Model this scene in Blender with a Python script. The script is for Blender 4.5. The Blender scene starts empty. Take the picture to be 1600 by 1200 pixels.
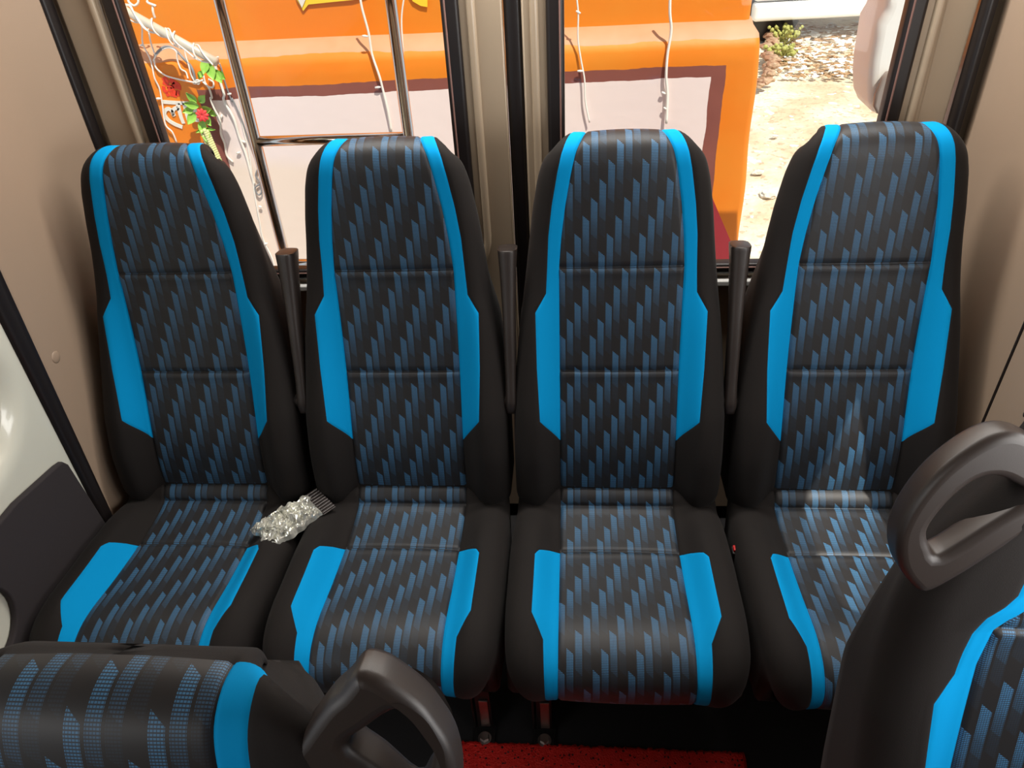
import bpy, bmesh, math, random
from mathutils import Vector, Matrix
random.seed(7)
SC = bpy.context.scene
COL = SC.collection
Z0 = 0.45                      # the seat datum lies 0.45 m above the cabin floor

# ------------------------------------------------------------------ camera
F_PX, YAW, PITCH, ROLL = 1157.66, math.radians(5.8815), math.radians(36.455), math.radians(-3.5732)
CAM = Vector((-0.09114, -0.99661, 1.15693))      # relative to the seat datum
fwd = Vector((-math.sin(YAW) * math.cos(PITCH), math.cos(YAW) * math.cos(PITCH), -math.sin(PITCH)))
rgt0 = Vector((math.cos(YAW), math.sin(YAW), 0))
up0 = rgt0.cross(fwd)
RGT = rgt0 * math.cos(ROLL) + up0 * math.sin(ROLL)
UP = -rgt0 * math.sin(ROLL) + up0 * math.cos(ROLL)
cd = bpy.data.cameras.new('camera')
cam = bpy.data.objects.new('camera', cd); COL.objects.link(cam)
cd.sensor_width = 36.0; cd.sensor_fit = 'HORIZONTAL'; cd.lens = 36.0 * F_PX / 1600.0
cd.clip_start = 0.02; cd.clip_end = 200
m = Matrix((RGT, UP, -fwd)).transposed().to_4x4()
m.translation = CAM + Vector((0, 0, Z0))
cam.matrix_world = m
SC.camera = cam

# ------------------------------------------------------------------ light
w = bpy.data.worlds.new('sky'); SC.world = w; w.use_nodes = True
bg = w.node_tree.nodes['Background']
bg.inputs[0].default_value = (0.80, 0.88, 1.0, 1); bg.inputs[1].default_value = 0.8
sd = bpy.data.lights.new('sun', 'SUN'); sd.energy = 5.3; sd.angle = math.radians(0.6); sd.color = (1.0, 0.93, 0.82)
sun = bpy.data.objects.new('sun', sd); COL.objects.link(sun)
sun.rotation_euler = Vector((0.30, -0.42, 0.86)).to_track_quat('Z', 'Y').to_euler()
def area(name, loc, target, sx, sy, power, color):
    a = bpy.data.lights.new(name, 'AREA'); a.shape = 'RECTANGLE'; a.size = sx; a.size_y = sy
    a.energy = power; a.color = color
    o = bpy.data.objects.new(name, a); COL.objects.link(o)
    o.location = Vector(loc) + Vector((0, 0, Z0))
    o.rotation_euler = (Vector(loc) - Vector(target)).to_track_quat('Z', 'Y').to_euler()
    return o
area('daylight_side_window_west', (-1.06, -1.50, 1.08), (0.3, -0.6, 0.2), 1.0, 0.34, 5, (1.0, 0.97, 0.93))
area('daylight_side_window_east', (0.655, -0.52, 0.80), (-0.5, 0.25, 0.25), 0.75, 0.50, 8, (1.0, 0.97, 0.93))
area('rear_overhead_fill', (-0.12, 0.41, 1.30), (-0.12, 0.05, 0.0), 1.5, 0.14, 17, (1.0, 0.96, 0.9))  # added fill light over the rear seats, brightens cushions and headrest tops
SC.view_settings.view_transform = 'Standard'; SC.view_settings.look = 'None'
SC.view_settings.exposure = 0.0; SC.view_settings.gamma = 1.0; SC.view_settings.use_curve_mapping = False
SC.cycles.max_bounces = 8; SC.cycles.transparent_max_bounces = 12
SC.cycles.use_denoising = True
SC.cycles.sample_clamp_indirect = 6.0

# ------------------------------------------------------------------ helpers
def at(u, v, Y):
    """the point of the upright plane y=Y that the photograph shows at (u, v)"""
    d = RGT * ((u - 800) / F_PX) - UP * ((v - 600) / F_PX) + fwd
    return CAM + d * ((Y - CAM.y) / d.y)
def atz(u, v, Z):
    d = RGT * ((u - 800) / F_PX) - UP * ((v - 600) / F_PX) + fwd
    return CAM + d * ((Z - CAM.z) / d.z)
def atx(u, v, X):
    d = RGT * ((u - 800) / F_PX) - UP * ((v - 600) / F_PX) + fwd
    return CAM + d * ((X - CAM.x) / d.x)
def link(name, me, mat, parent=None, loc=None, smooth=True):
    o = bpy.data.objects.new(name, me); COL.objects.link(o)
    if mat is not None:
        me.materials.clear(); me.materials.append(mat)
    if smooth:
        for p in me.polygons: p.use_smooth = True
    if parent: o.parent = parent
    L = Vector(loc) if loc is not None else Vector((0, 0, 0))
    o.location = L if parent else L + Vector((0, 0, Z0))
    return o
def empty(name, loc):
    o = bpy.data.objects.new(name, None); COL.objects.link(o)
    o.location = Vector(loc) + Vector((0, 0, Z0)); o.empty_display_size = 0.1
    return o
def tag(o, label=None, cat=None, group=None, kind=None):
    if label: o['label'] = label
    if cat: o['category'] = cat
    if group: o['group'] = group
    if kind: o['kind'] = kind
    return o
def mesh(name, V, Fc, uv=None):
    me = bpy.data.meshes.new(name); me.from_pydata([tuple(v) for v in V], [], Fc)
    me.validate(); me.update()
    if uv:
        ul = me.uv_layers.new(name='UVMap')
        for l in me.loops: ul.data[l.index].uv = uv[l.vertex_index]
    return me
def bm_mesh(name, bm):
    bmesh.ops.recalc_face_normals(bm, faces=bm.faces[:])
    me = bpy.data.meshes.new(name); bm.to_mesh(me); bm.free(); return me
def add_box(bm, c, s, bev=0.0, rot=None):
    g = bmesh.ops.create_cube(bm, size=1.0)
    M = Matrix.Translation(Vector(c)) @ (rot.to_4x4() if rot else Matrix.Identity(4)) @ Matrix.Diagonal((s[0], s[1], s[2], 1))
    bmesh.ops.transform(bm, matrix=M, verts=g['verts'])
    if bev > 0:
        es = list({e for v in g['verts'] for e in v.link_edges})
        bmesh.ops.bevel(bm, geom=es, offset=bev, segments=3, profile=0.5, affect='EDGES')
def box(name, c, s, mat, parent=None, bev=0.0, rot=None, smooth=False):
    bm = bmesh.new(); add_box(bm, (0, 0, 0), s, bev, rot)
    return link(name, bm_mesh(name, bm), mat, parent, c, smooth=smooth)
def add_tube(bm, pts, r, n=10, cap=True):
    """round tube through pts; r a number or a list"""
    pts = [Vector(p) for p in pts]; rings = []
    R = r if isinstance(r, (list, tuple)) else [r] * len(pts)
    t0 = (pts[1] - pts[0]).normalized()
    a = t0.orthogonal().normalized()
    for i, p in enumerate(pts):
        t = (pts[min(i + 1, len(pts) - 1)] - pts[max(i - 1, 0)]).normalized()
        a = (a - t * a.dot(t)).normalized(); b = t.cross(a)
        rings.append([bm.verts.new(p + (a * math.cos(2 * math.pi * k / n) + b * math.sin(2 * math.pi * k / n)) * R[i]) for k in range(n)])
    for i in range(len(rings) - 1):
        for k in range(n):
            bm.faces.new((rings[i][k], rings[i][(k + 1) % n], rings[i + 1][(k + 1) % n], rings[i + 1][k]))
    if cap:
        bm.faces.new(rings[0][::-1]); bm.faces.new(rings[-1])
def tube(name, pts, r, mat, parent=None, n=10):
    bm = bmesh.new(); add_tube(bm, pts, r, n)
    return link(name, bm_mesh(name, bm), mat, parent)
def crom(P, n=8):
    """Catmull-Rom through the points P"""
    P = [Vector(p) for p in P]; out = []
    Q = [P[0] * 2 - P[1]] + P + [P[-1] * 2 - P[-2]]
    for i in range(1, len(Q) - 2):
        for k in range(n):
            t = k / n; a, b, c, d = Q[i - 1], Q[i], Q[i + 1], Q[i + 2]
            out.append(0.5 * ((2 * b) + (c - a) * t + (2 * a - 5 * b + 4 * c - d) * t * t + (3 * b - a - 3 * c + d) * t ** 3))
    out.append(P[-1].copy()); return out
def extrude_outline(name, loops, th, bev, frame, res=3):
    """plate with holes: loops are lists of 2-D points, frame a 4x4 that places its plane; th = total thickness"""
    cu = bpy.data.curves.new(name, 'CURVE'); cu.dimensions = '2D'; cu.fill_mode = 'BOTH'
    cu.extrude = max(th / 2 - bev, 0.0); cu.bevel_depth = bev; cu.bevel_resolution = res; cu.offset = -bev
    for lp in loops:
        s = cu.splines.new('POLY'); s.points.add(len(lp) - 1)
        for p, q in zip(s.points, lp): p.co = (q[0], q[1], 0, 1)
        s.use_cyclic_u = True
    tmp = bpy.data.objects.new('tmp', cu); COL.objects.link(tmp)
    bpy.context.view_layer.update()
    dg = bpy.context.evaluated_depsgraph_get()
    me = bpy.data.meshes.new_from_object(tmp.evaluated_get(dg))
    bpy.data.objects.remove(tmp); bpy.data.curves.remove(cu)
    me.name = name; me.transform(frame); me.update(); return me
def rrect(x0, x1, z0, z1, r, n=8):
    out = []
    for cx, cz, a0 in ((x1 - r, z1 - r, 0), (x0 + r, z1 - r, 90), (x0 + r, z0 + r, 180), (x1 - r, z0 + r, 270)):
        for k in range(n + 1):
            a = math.radians(a0 + 90 * k / n); out.append((cx + r * math.cos(a), cz + r * math.sin(a)))
    return out
def frame_xz(Y):   # 2-D (x, z) -> plane y = Y
    return Matrix(((1, 0, 0, 0), (0, 0, -1, Y), (0, 1, 0, 0), (0, 0, 0, 1)))
def frame_yz(X):   # 2-D (y, z) -> plane x = X
    return Matrix(((0, 0, 1, X), (1, 0, 0, 0), (0, 1, 0, 0), (0, 0, 0, 1)))
def smooth_by_angle(me, ang=35):
    for p in me.polygons: p.use_smooth = True
    try: me.set_sharp_from_angle(angle=math.radians(ang))
    except Exception: pass
def copy_tree(o, parent=None, drop=()):
    c = o.copy(); COL.objects.link(c); c.parent = parent
    for ch in [x for x in bpy.data.objects if x.parent == o]:
        if not any(ch.name.startswith(d) for d in drop): copy_tree(ch, c)
    return c

# ------------------------------------------------------------------ materials
def mat(name, col, rough=0.6, metal=0.0, sheen=0.0, bump=None, var=None, coat=0.0, spec=0.5):
    """bump=(scale, strength, distance); var=(scale, other colour, amount)"""
    M = bpy.data.materials.new(name); M.use_nodes = True; nt = M.node_tree; N = nt.nodes; L = nt.links
    b = N['Principled BSDF']
    b.inputs['Base Color'].default_value = (*col, 1); b.inputs['Roughness'].default_value = rough
    b.inputs['Metallic'].default_value = metal; b.inputs['Sheen Weight'].default_value = sheen
    b.inputs['Coat Weight'].default_value = coat; b.inputs['Specular IOR Level'].default_value = spec
    tc = N.new('ShaderNodeTexCoord')
    if bump:
        n = N.new('ShaderNodeTexNoise'); n.inputs['Scale'].default_value = bump[0]; n.inputs['Detail'].default_value = 3
        L.new(tc.outputs['Object'], n.inputs['Vector'])
        bp = N.new('ShaderNodeBump'); bp.inputs['Strength'].default_value = bump[1]; bp.inputs['Distance'].default_value = bump[2]
        L.new(n.outputs['Fac'], bp.inputs['Height']); L.new(bp.outputs['Normal'], b.inputs['Normal'])
    if var:
        n = N.new('ShaderNodeTexNoise'); n.inputs['Scale'].default_value = var[0]; n.inputs['Detail'].default_value = 4
        L.new(tc.outputs['Object'], n.inputs['Vector'])
        mx = N.new('ShaderNodeMix'); mx.data_type = 'RGBA'
        mx.inputs['A'].default_value = (*col, 1); mx.inputs['B'].default_value = (*var[1], 1)
        mr = N.new('ShaderNodeMapRange'); mr.inputs['From Min'].default_value = 0.4; mr.inputs['From Max'].default_value = 0.7
        mr.inputs['To Max'].default_value = var[2]
        L.new(n.outputs['Fac'], mr.inputs['Value']); L.new(mr.outputs['Result'], mx.inputs['Factor'])
        L.new(mx.outputs['Result'], b.inputs['Base Color'])
    return M
class NB:
    def __init__(s, M): s.t = M.node_tree; s.N = s.t.nodes; s.L = s.t.links
    def m(s, op, a, b=None, c=None):
        n = s.N.new('ShaderNodeMath'); n.operation = op
        for i, x in enumerate((a, b, c)):
            if x is None: continue
            if isinstance(x, (int, float)): n.inputs[i].default_value = x
            else: s.L.new(x, n.inputs[i])
        return n.outputs[0]
def pattern_material():
    M = mat('patterned_fabric', (0.012, 0.011, 0.012), 0.55, sheen=0.05)
    g = NB(M); N, L = g.N, g.L; b = N['Principled BSDF']
    uv = N.new('ShaderNodeUVMap'); uv.uv_map = 'UVMap'
    sp = N.new('ShaderNodeSeparateXYZ'); L.new(uv.outputs['UV'], sp.inputs[0])
    u, v = sp.outputs[0], sp.outputs[1]
    col = g.m('DIVIDE', g.m('ADD', u, 3.0), 0.0150)
    ci = g.m('FLOOR', col); fx = g.m('FRACT', col)
    ph = g.m('SUBTRACT', g.m('SUBTRACT', g.m('MULTIPLY', ci, 0.0335), g.m('MULTIPLY', fx, 0.013)), v)
    p = g.m('FRACT', g.m('DIVIDE', ph, 0.134))
    ramp = N.new('ShaderNodeValToRGB'); r = ramp.color_ramp; r.interpolation = 'LINEAR'
    r.elements[0].position = 0.0; r.elements[0].color = (1, 1, 1, 1)
    r.elements[1].position = 1.0; r.elements[1].color = (0, 0, 0, 1)
    for pos, c in ((0.22, 0.80), (0.36, 0.42), (0.505, 0.25), (0.51, 0.085), (0.74, 0.05), (0.745, 0.0)):
        e = r.elements.new(pos); e.color = (c, c, c, 1)
    L.new(p, ramp.inputs[0])
    bar = g.m('MULTIPLY', g.m('GREATER_THAN', fx, 0.10), g.m('LESS_THAN', fx, 0.90))
    th = g.m('GREATER_THAN', g.m('FRACT', g.m('DIVIDE', v, 0.0026)), 0.42)
    tv = g.m('GREATER_THAN', g.m('FRACT', g.m('DIVIDE', g.m('ADD', u, 3.0), 0.0025)), 0.22)
    weave = g.m('ADD', 0.14, g.m('MULTIPLY', 1.25, g.m('MULTIPLY', th, tv)))
    f = g.m('MULTIPLY', g.m('MULTIPLY', ramp.outputs[0], bar), weave)
    mx = N.new('ShaderNodeMix'); mx.data_type = 'RGBA'; mx.clamp_factor = False
    mx.inputs['A'].default_value = (0.0080, 0.0070, 0.0075, 1); mx.inputs['B'].default_value = (0.037, 0.135, 0.26, 1)
    L.new(f, mx.inputs['Factor']); L.new(mx.outputs['Result'], b.inputs['Base Color'])
    bp = N.new('ShaderNodeBump'); bp.inputs['Strength'].default_value = 0.25; bp.inputs['Distance'].default_value = 0.0006
    L.new(f, bp.inputs['Height']); L.new(bp.outputs['Normal'], b.inputs['Normal'])
    return M
BLACK = mat('black_seat_fabric', (0.0098, 0.0074, 0.0065), 0.8, sheen=0.03, spec=0.25, bump=(900, 0.25, 0.0006))
BLUE = mat('blue_seat_fabric', (0.0, 0.285, 0.63), 0.85, sheen=0.0, bump=(1200, 0.15, 0.0004), spec=0.12)
PATTERN = pattern_material()
PLASTIC = mat('dark_grained_plastic', (0.028, 0.021, 0.0185), 0.40, bump=(1500, 0.2, 0.0003))
FRAME = mat('black_metal_frame', (0.02, 0.018, 0.018), 0.4, metal=0.3)
STEEL = mat('dull_steel', (0.42, 0.38, 0.36), 0.35, metal=1.0)
CHROME = mat('polished_steel_tube', (0.80, 0.76, 0.70), 0.12, metal=1.0)
TRIM = mat('beige_plastic_trim', (0.365, 0.265, 0.19), 0.5, bump=(700, 0.15, 0.0004))
PAINT = mat('cream_body_paint', (0.38, 0.30, 0.215), 0.30, coat=0.3)
WHITE = mat('ivory_glossy_paint', (0.72, 0.72, 0.62), 0.22, coat=0.6)
RUBBER = mat('black_rubber', (0.012, 0.009, 0.009), 0.38)
DARKTRIM = mat('dark_fabric_trim', (0.030, 0.024, 0.026), 0.9, bump=(500, 0.2, 0.0005))
CARPET = mat('black_floor_covering', (0.012, 0.011, 0.012), 0.8, bump=(60, 0.2, 0.002))

# ------------------------------------------------------------------ padded seat surfaces
def tab(T):
    def f(a):
        if a <= T[0][0]: return T[0][1]
        for (a0, v0), (a1, v1) in zip(T, T[1:]):
            if a <= a1: return v0 + (v1 - v0) * (a - a0) / max(a1 - a0, 1e-9)
        return T[-1][1]
    return f
def stab(T, n=12):
    """smoothed table"""
    g = tab(T)
    return lambda a: sum(g(a + (k - n / 2) * 0.003) for k in range(n + 1)) / (n + 1)
class Pad:
    """a cushion swept along a side-view path (y, z); a = arc length from the reference point"""
    def __init__(s, ctrl, ref, X, xp, xb, bol, rear, rad, seams, zone, step=0.007, keys=()):
        P = [Vector((p[0], p[1])) for p in crom([(y, z, 0) for y, z in ctrl], 14)]
        A = [0.0]
        for p, q in zip(P, P[1:]): A.append(A[-1] + (q - p).length)
        i0 = min(range(len(P)), key=lambda i: (P[i] - Vector(ref)).length)
        A = [a - A[i0] for a in A]
        s.P, s.A = P, A; s.X, s.xp, s.xb, s.bol, s.rear, s.rad, s.seams, s.zone = X, xp, xb, bol, rear, rad, seams, zone
        n = int((A[-1] - A[0]) / step); rows = [A[0] + (A[-1] - A[0]) * i / n for i in range(n + 1)]
        ks = set(keys)
        for q in seams:
            ks |= {q - .004, q - .0015, q, q + .0015, q + .004}
        rows = [r for r in rows if all(abs(r - k) > .0025 for k in ks)] + list(ks)
        s.rows = sorted(r for r in rows if A[0] <= r <= A[-1])
    taper = staticmethod(lambda z: 1.0 - .30 * min(max((z - .36) / .32, 0), 1) ** 1.3)
    def base(s, a):
        i = 0
        while i < len(s.A) - 2 and s.A[i + 1] < a: i += 1
        t = (a - s.A[i]) / max(s.A[i + 1] - s.A[i], 1e-9); t = min(max(t, 0), 1)
        p = s.P[i].lerp(s.P[i + 1], t)
        j0, j1 = max(i - 3, 0), min(i + 4, len(s.P) - 1)
        tg = (s.P[j1] - s.P[j0]).normalized()
        return p, Vector((-tg.y, tg.x))
    def off(s, x, a):
        ax = abs(x); xp = s.xp(a); X = s.X(a); o = 0.0
        z0, z1 = s.zone; xb = s.xb(a)
        t = min(max((ax - xp) / 0.05, 0), 1); o += s.bol(a) * t * t * (3 - 2 * t)
        if z0 <= a <= z1:
            o += 0.003 * (1 - min(ax / xp, 1) ** 2)
            for e, d in ((xp, 0.0028), (xb, 0.0012)):
                if e - xp > 0.004 or e == xp: o -= d * math.exp(-((ax - e) / 0.0022) ** 2)
            if ax < xp:
                for q in s.seams: o -= 0.0042 * math.exp(-((a - q) / 0.0028) ** 2) - 0.0016 * math.exp(-((a - q + 0.010) / 0.006) ** 2)
        r = s.rad(a)
        if ax > X - r:
            q = min((ax - (X - r)) / r, 1); o -= r * (1 - math.sqrt(max(1 - q * q, 0)))
        return o
    def pt(s, x, a):
        p, n = s.base(a); q = p + n * s.off(x, a)
        return Vector((x, q.x, q.y))
    def grid(s, name, rows, colf, mat, parent=None, uv=False):
        V, F, U = [], [], []; nc = None
        for a in rows:
            cs = colf(a); nc = len(cs)
            for x in cs:
                V.append(s.pt(x, a)); U.append((x, a))
        for i in range(len(rows) - 1):
            for j in range(nc - 1):
                k = i * nc + j; F.append((k, k + 1, k + nc + 1, k + nc))
        return link(name, mesh(name, V, F, U if uv else None), mat, parent, (0, 0, 0) if parent else None)
    def body(s, name, mat, parent):
        """everything that is not panel or coloured inlay: wings, sides, rear"""
        V, F = [], []; z0, z1 = s.zone
        ident = {}
        def vid(p):
            k = (round(p.x, 5), round(p.y, 5), round(p.z, 5))
            if k not in ident: ident[k] = len(V); V.append(p)
            return ident[k]
        def strip(loops):
            for A_, B_ in zip(loops, loops[1:]):
                for j in range(len(A_) - 1):
                    f = [vid(A_[j]), vid(A_[j + 1]), vid(B_[j + 1]), vid(B_[j])]
                    g = []
                    for q in f:
                        if q not in g: g.append(q)
                    if len(g) >= 3: F.append(g)
        rows = s.rows
        def full(a, sg, up=False):
            xi = max(s.xp(a), s.xb(a)) if z0 - 1e-6 <= a <= z1 + 1e-6 and not up else s.xp(a)
            X = s.X(a); r = s.rad(a); L = []
            for d in (0, .0015, .004, .008): L.append(xi + d)
            x1 = X - r; lo = xi + .008
            for k in range(1, 6): L.append(lo + (max(x1, lo + .002) - lo) * k / 5)
            st = L[-1]
            for k in range(1, 9): L.append(st + (X - st) * math.sin(math.pi / 2 * k / 8))
            L = [min(x, X) for x in L]
            return [s.pt(sg * x, a) for x in L]
        for sg in (-1, 1):
            loops = []
            seq = [(a, False) for a in rows if a <= z1 + 1e-6] + [(a, True) for a in rows if a >= z1 - 1e-6]
            for a, up in seq:
                if up and loops and not getattr(s, '_cut', False):
                    strip(loops); loops = []; s._cut = True
                L = full(a, sg, up); E = L[-1]; p, n = s.base(a); q = s.rear(p.x, p.y)
                R = Vector((E.x * s.taper(q[1]), q[0], q[1])); side = [E.lerp(R, t) for t in (.25, .5, .75)]
                X = abs(E.x) * s.taper(q[1])
                for t in (0, .5, 1): side.append(Vector((sg * X * (1 - .04 * t), 0, 0)) + Vector((0, E.y, E.z)).lerp(Vector((0, q[0], q[1])), .9 + .1 * t))
                side += [Vector((sg * X * t, q[0], q[1])) for t in (.5, 0)]
                loops.append(L + side)
            strip(loops); s._cut = False
            # the coloured zone starts and ends inside the pad: fill in black beyond it
            for sel in ([a for a in rows if a <= z0 + 1e-6], [a for a in rows if a >= z1 - 1e-6]):
                if len(sel) > 1:
                    # join the strip between the zone end row and the plain row
                    strip([[s.pt(sg * s.xp(a) * t, a) for t in (0, .25, .5, .7, .85, .95, 1)] for a in sel])
        return link(name, mesh(name, V, F), mat, parent, (0, 0, 0))
    def panel_cols(s, a, n=22):
        xp = s.xp(a); e = [-xp, -xp + .0015, -xp + .004]; m_ = [(-xp + .008) + (2 * xp - .016) * k / n for k in range(n + 1)]
        return e + m_ + [-q for q in e[::-1]]
    def inlay_cols(s, a, sg):
        xi, xo = s.xp(a), max(s.xb(a), s.xp(a)); d = xo - xi
        ts = (0, .04, .1, .2, .35, .5, .65, .8, .9, .96, 1)
        return [sg * (xi + d * t) for t in ts]

# --- backrest: measured at the seams of the four rear seats
def rear_back(y, z): zz = min(z, .675); return (max(min(y, .40), 0.259 + 0.196 * (zz + 0.03)), zz)
back_ctrl = [(.262, -.035), (.215, -.042), (.172, -.030), (.152, -.004), (.146, .031), (.153, .080), (.170, .146), (.220, .286),
             (.252, .400), (.273, .4905), (.289, .585), (.298, .650), (.304, .686), (.316, .710), (.340, .7215), (.368, .716), (.391, .697), (.400, .675)]
BX = stab([(-.63, .170), (-.565, .182), (-.54, .204), (-.51, .214), (-.30, .213), (-.20, .206), (-.13, .199), (0, .181), (.10, .168), (.16, .157), (.20, .145), (.235, .126), (.262, .109), (.30, .100), (.36, .09)], 6)
Bxp = stab([(-.6, .118), (0, .118), (.06, .113), (.12, .105), (.18, .094), (.21, .087), (.25, .072), (.275, .067), (.4, .064)], 6)
def Bxb(a):
    T = [(-.362, .1180), (-.309, .158), (-.20, .163), (-.086, .1645), (-.050, .1435), (0, .1405), (.06, .1375), (.12, .1300), (.18, .119), (.21, .112), (.25, .098), (.275, .093), (.4, .088)]
    return max(tab(T)(a), Bxp(a)) if a > -.362 else Bxp(a)
Bbol = stab([(-.60, .0), (-.54, .020), (-.48, .036), (-.40, .040), (-.308, .038), (-.20, .028), (-.086, .016), (-.05, .011), (.05, .004), (.25, .002), (.3, 0)], 8)
Brad = tab([(-.60, .030), (-.5, .045), (0, .040), (.2, .034), (.26, .022), (.30, .012), (.36, .006)])
BACK = Pad(back_ctrl, (.273, .4905), BX, Bxp, Bxb, Bbol, rear_back, Brad, (0.0, -.2113), (-.472, .285), keys=(-.472, -.362, -.309, -.086, -.050, .285))
B2X = stab([(-.63, .170), (-.565, .182), (-.54, .204), (-.51, .214), (-.30, .213), (0, .200), (.10, .190), (.16, .181), (.20, .170), (.225, .160), (.245, .146), (.262, .126), (.28, .108), (.30, .10), (.36, .09)], 6)
B2xp = tab([(-.6, .118), (0, .114), (.10, .0945), (.16, .0915), (.4, .0875)])
def B2xb(a):
    T = [(-.362, .1180), (-.309, .158), (-.20, .163), (-.086, .1645), (-.050, .1435), (0, .139), (.10, .1195), (.16, .1165), (.4, .1125)]
    return max(tab(T)(a), B2xp(a)) if a > -.362 else B2xp(a)
BACK2 = Pad(back_ctrl, (.273, .4905), B2X, B2xp, B2xb, Bbol, rear_back, Brad, (0.0, -.2113), (-.472, .272), keys=(-.472, -.362, -.309, -.086, -.050, .272))
B3X = stab([(-.63, .170), (-.565, .182), (-.54, .204), (-.51, .216), (-.30, .220), (-.116, .219), (-.052, .211), (.024, .200), (.07, .189), (.107, .168), (.165, .130), (.23, .108), (.262, .100), (.30, .094), (.36, .09)], 4)
B3xp = tab([(-.6, .118), (-.05, .118), (-.003, .111), (.012, .099), (.022, .086), (.04, .078), (.08, .073), (.25, .068), (.4, .064)])
def B3xb(a):
    T = [(-.362, .1180), (-.309, .157), (-.20, .159), (-.090, .1610), (-.058, .1415), (-.030, .1385), (-.006, .134), (.017, .125), (.031, .110), (.045, .101), (.08, .098), (.25, .094), (.4, .088)]
    return max(tab(T)(a), B3xp(a)) if a > -.362 else B3xp(a)
BACK3 = Pad(back_ctrl, (.273, .4905), B3X, B3xp, B3xb, Bbol, rear_back, Brad, (0.0, -.2113), (-.472, .272), keys=(-.472, -.362, -.309, -.090, -.058, -.006, .017, .031, .045, .272))
# --- cushion
def rear_cush(y, z): return (min(max(y, -.235), .20), -.125)
cush_ctrl = [(-.215, -.124), (-.245, -.112), (-.268, -.088), (-.284, -.055), (-.283, -.024), (-.264, .003), (-.232, .019), (-.185, .0225), (-.10, .010), (0, 0), (.06, -.001),
             (.105, .001), (.120, .005), (.132, .022), (.148, .031), (.166, .031), (.186, .018), (.198, -.02), (.202, -.08), (.202, -.124)]
CX = stab([(-.50, .170), (-.42, .178), (-.36, .190), (-.30, .203), (-.24, .212), (-.15, .2170), (0, .2185), (.08, .215), (.13, .210), (.2, .19), (.4, .19)], 8)
Cxp = tab([(-.5, .118), (.3, .118)])
def Cxb(a):
    T = [(-.46, .139), (-.30, .141), (-.226, .1440), (-.186, .1655), (-.045, .1655), (-.030, .158), (-.012, .138), (-.004, .1180)]
    return Cxp(a) if a > -.004 else tab(T)(a)
Cbol = stab([(-.50, 0), (-.42, .0), (-.34, .006), (-.26, .018), (-.20, .026), (-.10, .033), (-.04, .036), (.04, .032), (.10, .016), (.13, .0), (.16, -.010), (.2, -.01)], 8)
Crad = tab([(-.5, .03), (-.3, .04), (0, .042), (.12, .03), (.2, .02)])
CUSH = Pad(cush_ctrl, (0, 0), CX, Cxp, Cxb, Cbol, rear_cush, Crad, (0.0, .1215), (-.43, .172), keys=(-.43, -.226, -.186, -.045, -.030, -.012, -.004, .172))

def zone_rows(pad, lo, hi): return [a for a in pad.rows if lo - 1e-6 <= a <= hi + 1e-6]
H2 = ([(.140, .195), (.150, .212), (.169, .239), (.181, .251), (.191, .264), (.197, .266), (.203, .265), (.213, .260), (.233, .242), (.244, .225), (.252, .208), (.256, .185), (.255, .160), (.247, .135), (.228, .118), (.205, .125), (.185, .150), (.165, .175)],
      [(.182, .208), (.198, .224), (.210, .234), (.219, .238), (.230, .230), (.237, .216), (.240, .205), (.238, .190), (.232, .177), (.223, .166), (.202, .188)])
def handle_part(parent, side, shape=None):
    outer = [(.085, .150), (.098, .185), (.114, .209), (.132, .222), (.150, .227), (.168, .222), (.188, .206), (.206, .184), (.220, .157), (.228, .130), (.229, .106), (.222, .080), (.208, .060), (.192, .050), (.165, .070), (.135, .100), (.105, .13)]
    hole = [(.120, .160), (.138, .176), (.154, .182), (.170, .178), (.186, .161), (.198, .139), (.203, .121), (.198, .105), (.187, .094), (.152, .127)]
    if shape: outer, hole = shape
    def sm(L):
        P = [(x, y, 0) for x, y in L]; n = len(P); C = crom([P[-2], P[-1]] + P + [P[0], P[1]], 4)
        return [(p.x, p.y) for p in C[8:8 + 4 * n]]
    t = math.radians(13.5)
    X = Vector((1, 0, 0)); W = Vector((0, math.sin(t), math.cos(t))); Nn = Vector((0, -math.cos(t), math.sin(t)))
    o = Vector((0, .2727 + .006, .4905))
    M = Matrix(((X.x, W.x, Nn.x, o.x), (X.y, W.y, Nn.y, o.y), (X.z, W.z, Nn.z, o.z), (0, 0, 0, 1)))
    me = extrude_outline('grab_handle', [sm(outer), sm(hole)], .036, .009, M, 4)
    if side < 0: me.transform(Matrix.Diagonal((-1, 1, 1, 1))); me.flip_normals()
    o = link('grab_handle', me, PLASTIC, parent, (0, 0, 0)); smooth_by_angle(me, 60)
    return o
def loft(name, path, wd, mat, parent, n=16, e=4.0):
    """rounded-rectangle section swept along a side-view path [(y, z)]; wd = [(width x, depth)]"""
    bm = bmesh.new(); rings = []
    for i, (y, z) in enumerate(path):
        a, b = path[max(i - 1, 0)], path[min(i + 1, len(path) - 1)]
        t = Vector((0, b[0] - a[0], b[1] - a[1])).normalized(); d = Vector((0, t.z, -t.y))
        w, dp = wd[i]; ring = []
        for k in range(n):
            c, s_ = math.cos(2 * math.pi * (k + .5) / n), math.sin(2 * math.pi * (k + .5) / n)
            r = (abs(c) ** e + abs(s_) ** e) ** (-1 / e)
            ring.append(bm.verts.new(Vector((r * c * w / 2, y, z)) + d * (r * s_ * dp / 2)))
        rings.append(ring)
    for A_, B_ in zip(rings, rings[1:]):
        for k in range(n): bm.faces.new((A_[k], A_[(k + 1) % n], B_[(k + 1) % n], B_[k]))
    bm.faces.new(rings[0][::-1]); bm.faces.new(rings[-1])
    return link(name, bm_mesh(name, bm), mat, parent, (0, 0, 0))
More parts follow.
